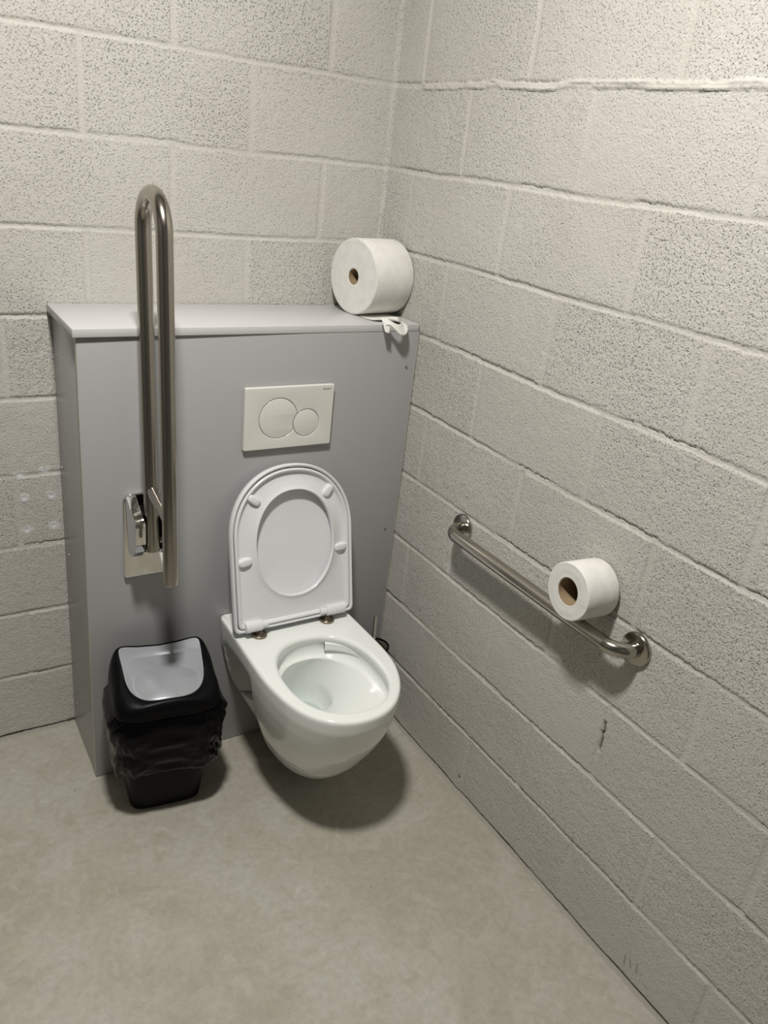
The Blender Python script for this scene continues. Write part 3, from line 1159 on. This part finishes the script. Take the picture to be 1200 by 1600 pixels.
def cat(A, t):
    i = min(int(t), len(A) - 2)
    f = t - i
    p0, p1, p2, p3 = A[max(i - 1, 0)], A[i], A[i + 1], A[min(i + 2, len(A) - 1)]
    return 0.5 * ((2 * p1) + (-p0 + p2) * f + (2 * p0 - 5 * p1 + 4 * p2 - p3) * f * f + (-p0 + 3 * p1 - 3 * p2 + p3) * f ** 3)


V, F = [], []
nn_ = 9
for t in tt_:
    c_, h_ = cat(P_, t), cat(W_, t)
    for j in range(nn_):
        q = c_ + h_ * (2 * j / (nn_ - 1) - 1)
        if q[1] > -0.2705:
            q[2] = max(q[2], ZT + 0.0007)
        V.append(q)
for i in range(len(tt_) - 1):
    for j in range(nn_ - 1):
        a = i * nn_ + j
        F.append((a, a + 1, a + nn_ + 1, a + nn_))
tail = pyobj('loose_sheet', V, F, M_PAPER, r1, True, 80)
sol = tail.modifiers.new('thickness', 'SOLIDIFY')
sol.thickness = 0.0004

paper_roll('toilet_roll', 'small toilet paper roll balanced on the wall grab rail', (-0.0925, -1.032, 0.8462), -0.055, -0.034, 0.0625, 0.086, 0.0300)

# ------------------------------------------------------------------ bin
BYAW = R(-7.5)
BC = Vector((-0.744, -0.394, 0))
bn = thing('waste_bin', 'black plastic waste bin with a silver grey swing flap beside the toilet', 'waste bin', BC)


def bw(u, v, z):
    c, s = math.cos(BYAW), math.sin(BYAW)
    x = BC.x + u * c - v * s
    y = BC.y + u * s + v * c
    return (x, min(y, -D - 0.0022), z)


def sring(a, b, z, n=5.0, cu=0.0, cv=0.0, N=96):
    out = []
    for t in np.linspace(0, 2 * math.pi, N, endpoint=False):
        c, s = math.cos(t), math.sin(t)
        out.append((cu + a * math.copysign(abs(c) ** (2 / n), c), cv + b * math.copysign(abs(s) ** (2 / n), s), z))
    return out


def bworld(rs):
    return [np.array([bw(*p) for p in r]) for r in rs]


LZ = 0.350
TA, TB, TV = 0.130, 0.104, -0.002     # half sizes at the rim
BA, BB, BV = 0.093, 0.074, 0.030     # half sizes at the foot
rs = [sring(BA * 0.5, BB * 0.5, 0.0015, 4, 0, BV), sring(BA - 0.006, BB - 0.006, 0.0015, 5, 0, BV), sring(BA - 0.001, BB - 0.001, 0.005, 5, 0, BV), sring(BA, BB, 0.012, 5, 0, BV)]
for t in np.linspace(0, 1, 14)[1:]:
    rs.append(sring(BA + (TA - 0.008 - BA) * t, BB + (TB - 0.008 - BB) * t, 0.012 + (LZ - 0.02 - 0.012) * t, 5, 0, BV + (TV - BV) * t))
rs.append(sring(TA - 0.011, TB - 0.011, LZ - 0.02, 5, 0, TV))
rs.append(sring(BA - 0.004, BB - 0.004, 0.006, 5, 0, BV))
V, F = stack(bworld(rs), True, True, True)
pyobj('bucket', V, F, M_BLACKP, bn)


def flap_uv(t, k=1.0):
    """U-shaped flap boundary: straight back edge, rounded front"""
    c, s = math.cos(t), math.sin(t)
    n = 9.0 if s > 0 else 2.7
    v = (0.080 if s > 0 else 0.088) * math.copysign(abs(s) ** (2 / n), s)
    wv = 0.104 - 0.013 * (0.08 - v) / 0.17
    u = wv * math.copysign(abs(c) ** (2 / n), c)
    return u * k, v * k


def flap_z(u, v):
    z = 0.381 + 0.036 * (v + 0.088) / 0.168
    bowl_ = math.hypot(u / 0.078, (v + 0.030) / 0.068)
    z += 0.012 * float(sm(1.0, 1.5, bowl_)) + 0.014 * max(0.0, 1 - min(bowl_, 1.0) ** 2) - 0.004
    z += 0.012 * (u / 0.09) ** 2 * float(sm(-0.05, 0.09, v))
    return z


NB = 144
TH = np.linspace(0, 2 * math.pi, NB, endpoint=False)
inner = [flap_uv(t) for t in TH]
outerp = []
for t in TH:
    c, s = math.cos(t), math.sin(t)
    outerp.append((TA * math.copysign(abs(c) ** (2 / 4.5), c), TV + TB * math.copysign(abs(s) ** (2 / 4.5), s)))
rs = []
rs.append([(u * 0.965, TV + (v - TV) * 0.965, LZ - 0.012) for u, v in outerp])
rs.append([(u * 1.0, v, LZ - 0.012) for u, v in outerp])
rs.append([(u * 1.012, TV + (v - TV) * 1.012, LZ - 0.010) for u, v in outerp])
rs.append([(u * 1.012, TV + (v - TV) * 1.012, LZ - 0.004) for u, v in outerp])
rs.append([(u, v, LZ) for u, v in outerp])
for q in np.linspace(0, 1, 14)[1:]:
    row = []
    for (uo, vo), (ui, vi) in zip(outerp, inner):
        zi = flap_z(ui, vi) + 0.0025
        a = q * math.pi / 2
        h = 1 - math.cos(a)
        row.append((uo + (ui - uo) * h, vo + (vi - vo) * h, LZ + (zi - LZ) * math.sin(a)))
    rs.append(row)
rs.append([(u * 0.992, v * 0.992, flap_z(u, v) - 0.002) for u, v in inner])
rs.append([(u * 0.99, v * 0.99, flap_z(u, v) - 0.010) for u, v in inner])
V, F = stack(bworld(rs))
pyobj('lid_frame', V, F, M_BLACKP, bn, True, 45)
rs = [[(u * 0.02, v * 0.02 , flap_z(0, 0) - 0.004) for u, v in inner]]
rs += [[(u * 0.984, v * 0.984, flap_z(u, v) - 0.006) for u, v in inner], [(u * 0.986, v * 0.986, flap_z(u, v) + 0.0002) for u, v in inner]]
for k_ in np.linspace(0.97, 0.02, 34):
    rs.append([(u * k_, v * k_, flap_z(u * k_, v * k_) + 0.0012) for u, v in inner])
V, F = stack(bworld(rs), True, True, True)
fpn = pyobj('swing_flap', V, F, M_SILVER, bn, True, 60)
fpn['label'] = 'silver grey swing flap'

# liner folded over the bucket rim and hanging down
NBG = 220
rng = np.random.RandomState(8)


def bag_ring(a, b, z, cv, amp, ph, zamp=0.0, n=4.0):
    out = []
    for i, t in enumerate(np.linspace(0, 2 * math.pi, NBG, endpoint=False)):
        c, s = math.cos(t), math.sin(t)
        q = np.array([math.cos(t) * 5.0 + 40]), np.array([math.sin(t) * 5.0 + 40 + z * 42])
        q2 = np.array([math.cos(t) * 13.0 + 80]), np.array([math.sin(t) * 13.0 + 80 + z * 95])
        wv = amp * 2.2 * (float(vnoise(q[0], q[1], 91)[0]) + 0.55 * float(vnoise(q2[0], q2[1], 92)[0]))
        k = 1 + wv / 0.12
        zz_ = z + zamp * (math.sin(3 * t + 0.8) + 0.6 * math.sin(8 * t + 2) + 0.3 * math.sin(19 * t))
        out.append((a * k * math.copysign(abs(c) ** (2 / n), c), cv + b * k * math.copysign(abs(s) ** (2 / n), s), zz_))
    return out


rs = [bag_ring(TA - 0.004, TB - 0.004, LZ - 0.013, TV, 0.0, 0), bag_ring(TA + 0.001, TB + 0.001, LZ - 0.0135, TV, 0.0004, 0)]
zt, zb = LZ - 0.012, 0.160
for t in np.linspace(0, 1, 26):
    z = zt + (zb - zt) * t
    bulge = 0.003 + 0.011 * min(1, t * 6) - 0.016 * t ** 3
    a = TA + bulge + 0.004 * math.sin(t * 9)
    b = TB + bulge
    rs.append(bag_ring(a, b, z, TV + 0.004 * t, 0.0011 + 0.0007 * t, t * 2.2, 0.008 * t))
rs.append(bag_ring(TA - 0.006, TB - 0.010, zb - 0.004, TV + 0.006, 0.0015, 3.4, 0.008))
rs.append(bag_ring(TA - 0.016, TB - 0.018, zb + 0.004, TV + 0.008, 0.0010, 3.6, 0.008))
V, F = stack(bworld(rs))
bag = pyobj('bin_liner', V, F, M_BAG, None, True, 80)
sol = bag.modifiers.new('thickness', 'SOLIDIFY')
sol.thickness = 0.0006
bag['label'] = 'shiny black plastic liner hanging crumpled over the bin rim'
bag['category'] = 'bin liner'

# ------------------------------------------------------------------ toilet brush
TBX, TBY = -0.064, -0.3225
th = thing('toilet_brush', 'toilet brush in dark glass holder on the floor beside the toilet', 'toilet brush', (TBX, TBY, 0))
CR = 0.0415
V, F = lathe([(0.0015, 0.0), (0.0015, CR - 0.003), (0.004, CR), (0.258, CR), (0.258, CR - 0.003), (0.010, CR - 0.003), (0.008, 0.0)], (TBX, TBY, 0), (0, 0, 1), 56)
pyobj('holder', V, F, M_SMOKE, th)
V, F = lathe([(0.2565, CR + 0.0010), (0.2605, CR + 0.0010), (0.2615, CR - 0.001), (0.2605, CR - 0.0035), (0.2565, CR - 0.0035)], (TBX, TBY, 0), (0, 0, 1), 56, close=True)
pyobj('holder_rim', V, F, M_BLACKP, th)
V, F = tube([(TBX - 0.003, TBY, 0.09), (TBX - 0.009, TBY - 0.001, 0.25), (TBX - 0.014, TBY - 0.002, 0.366), (TBX - 0.0141, TBY - 0.002, 0.3705), (TBX - 0.0142, TBY - 0.002, 0.372)], 0.0062, 24, [0.0062, 0.0062, 0.0062, 0.0050, 0.001])
pyobj('handle', V, F, M_CHROME, th)
V, F = lathe([(0.018, 0), (0.020, 0.020), (0.035, 0.030), (0.075, 0.032), (0.095, 0.020), (0.10, 0.0)], (TBX, TBY, 0), (0, 0, 1), 40)
pyobj('bristle_head', V, F, M_BRISTLE, th)
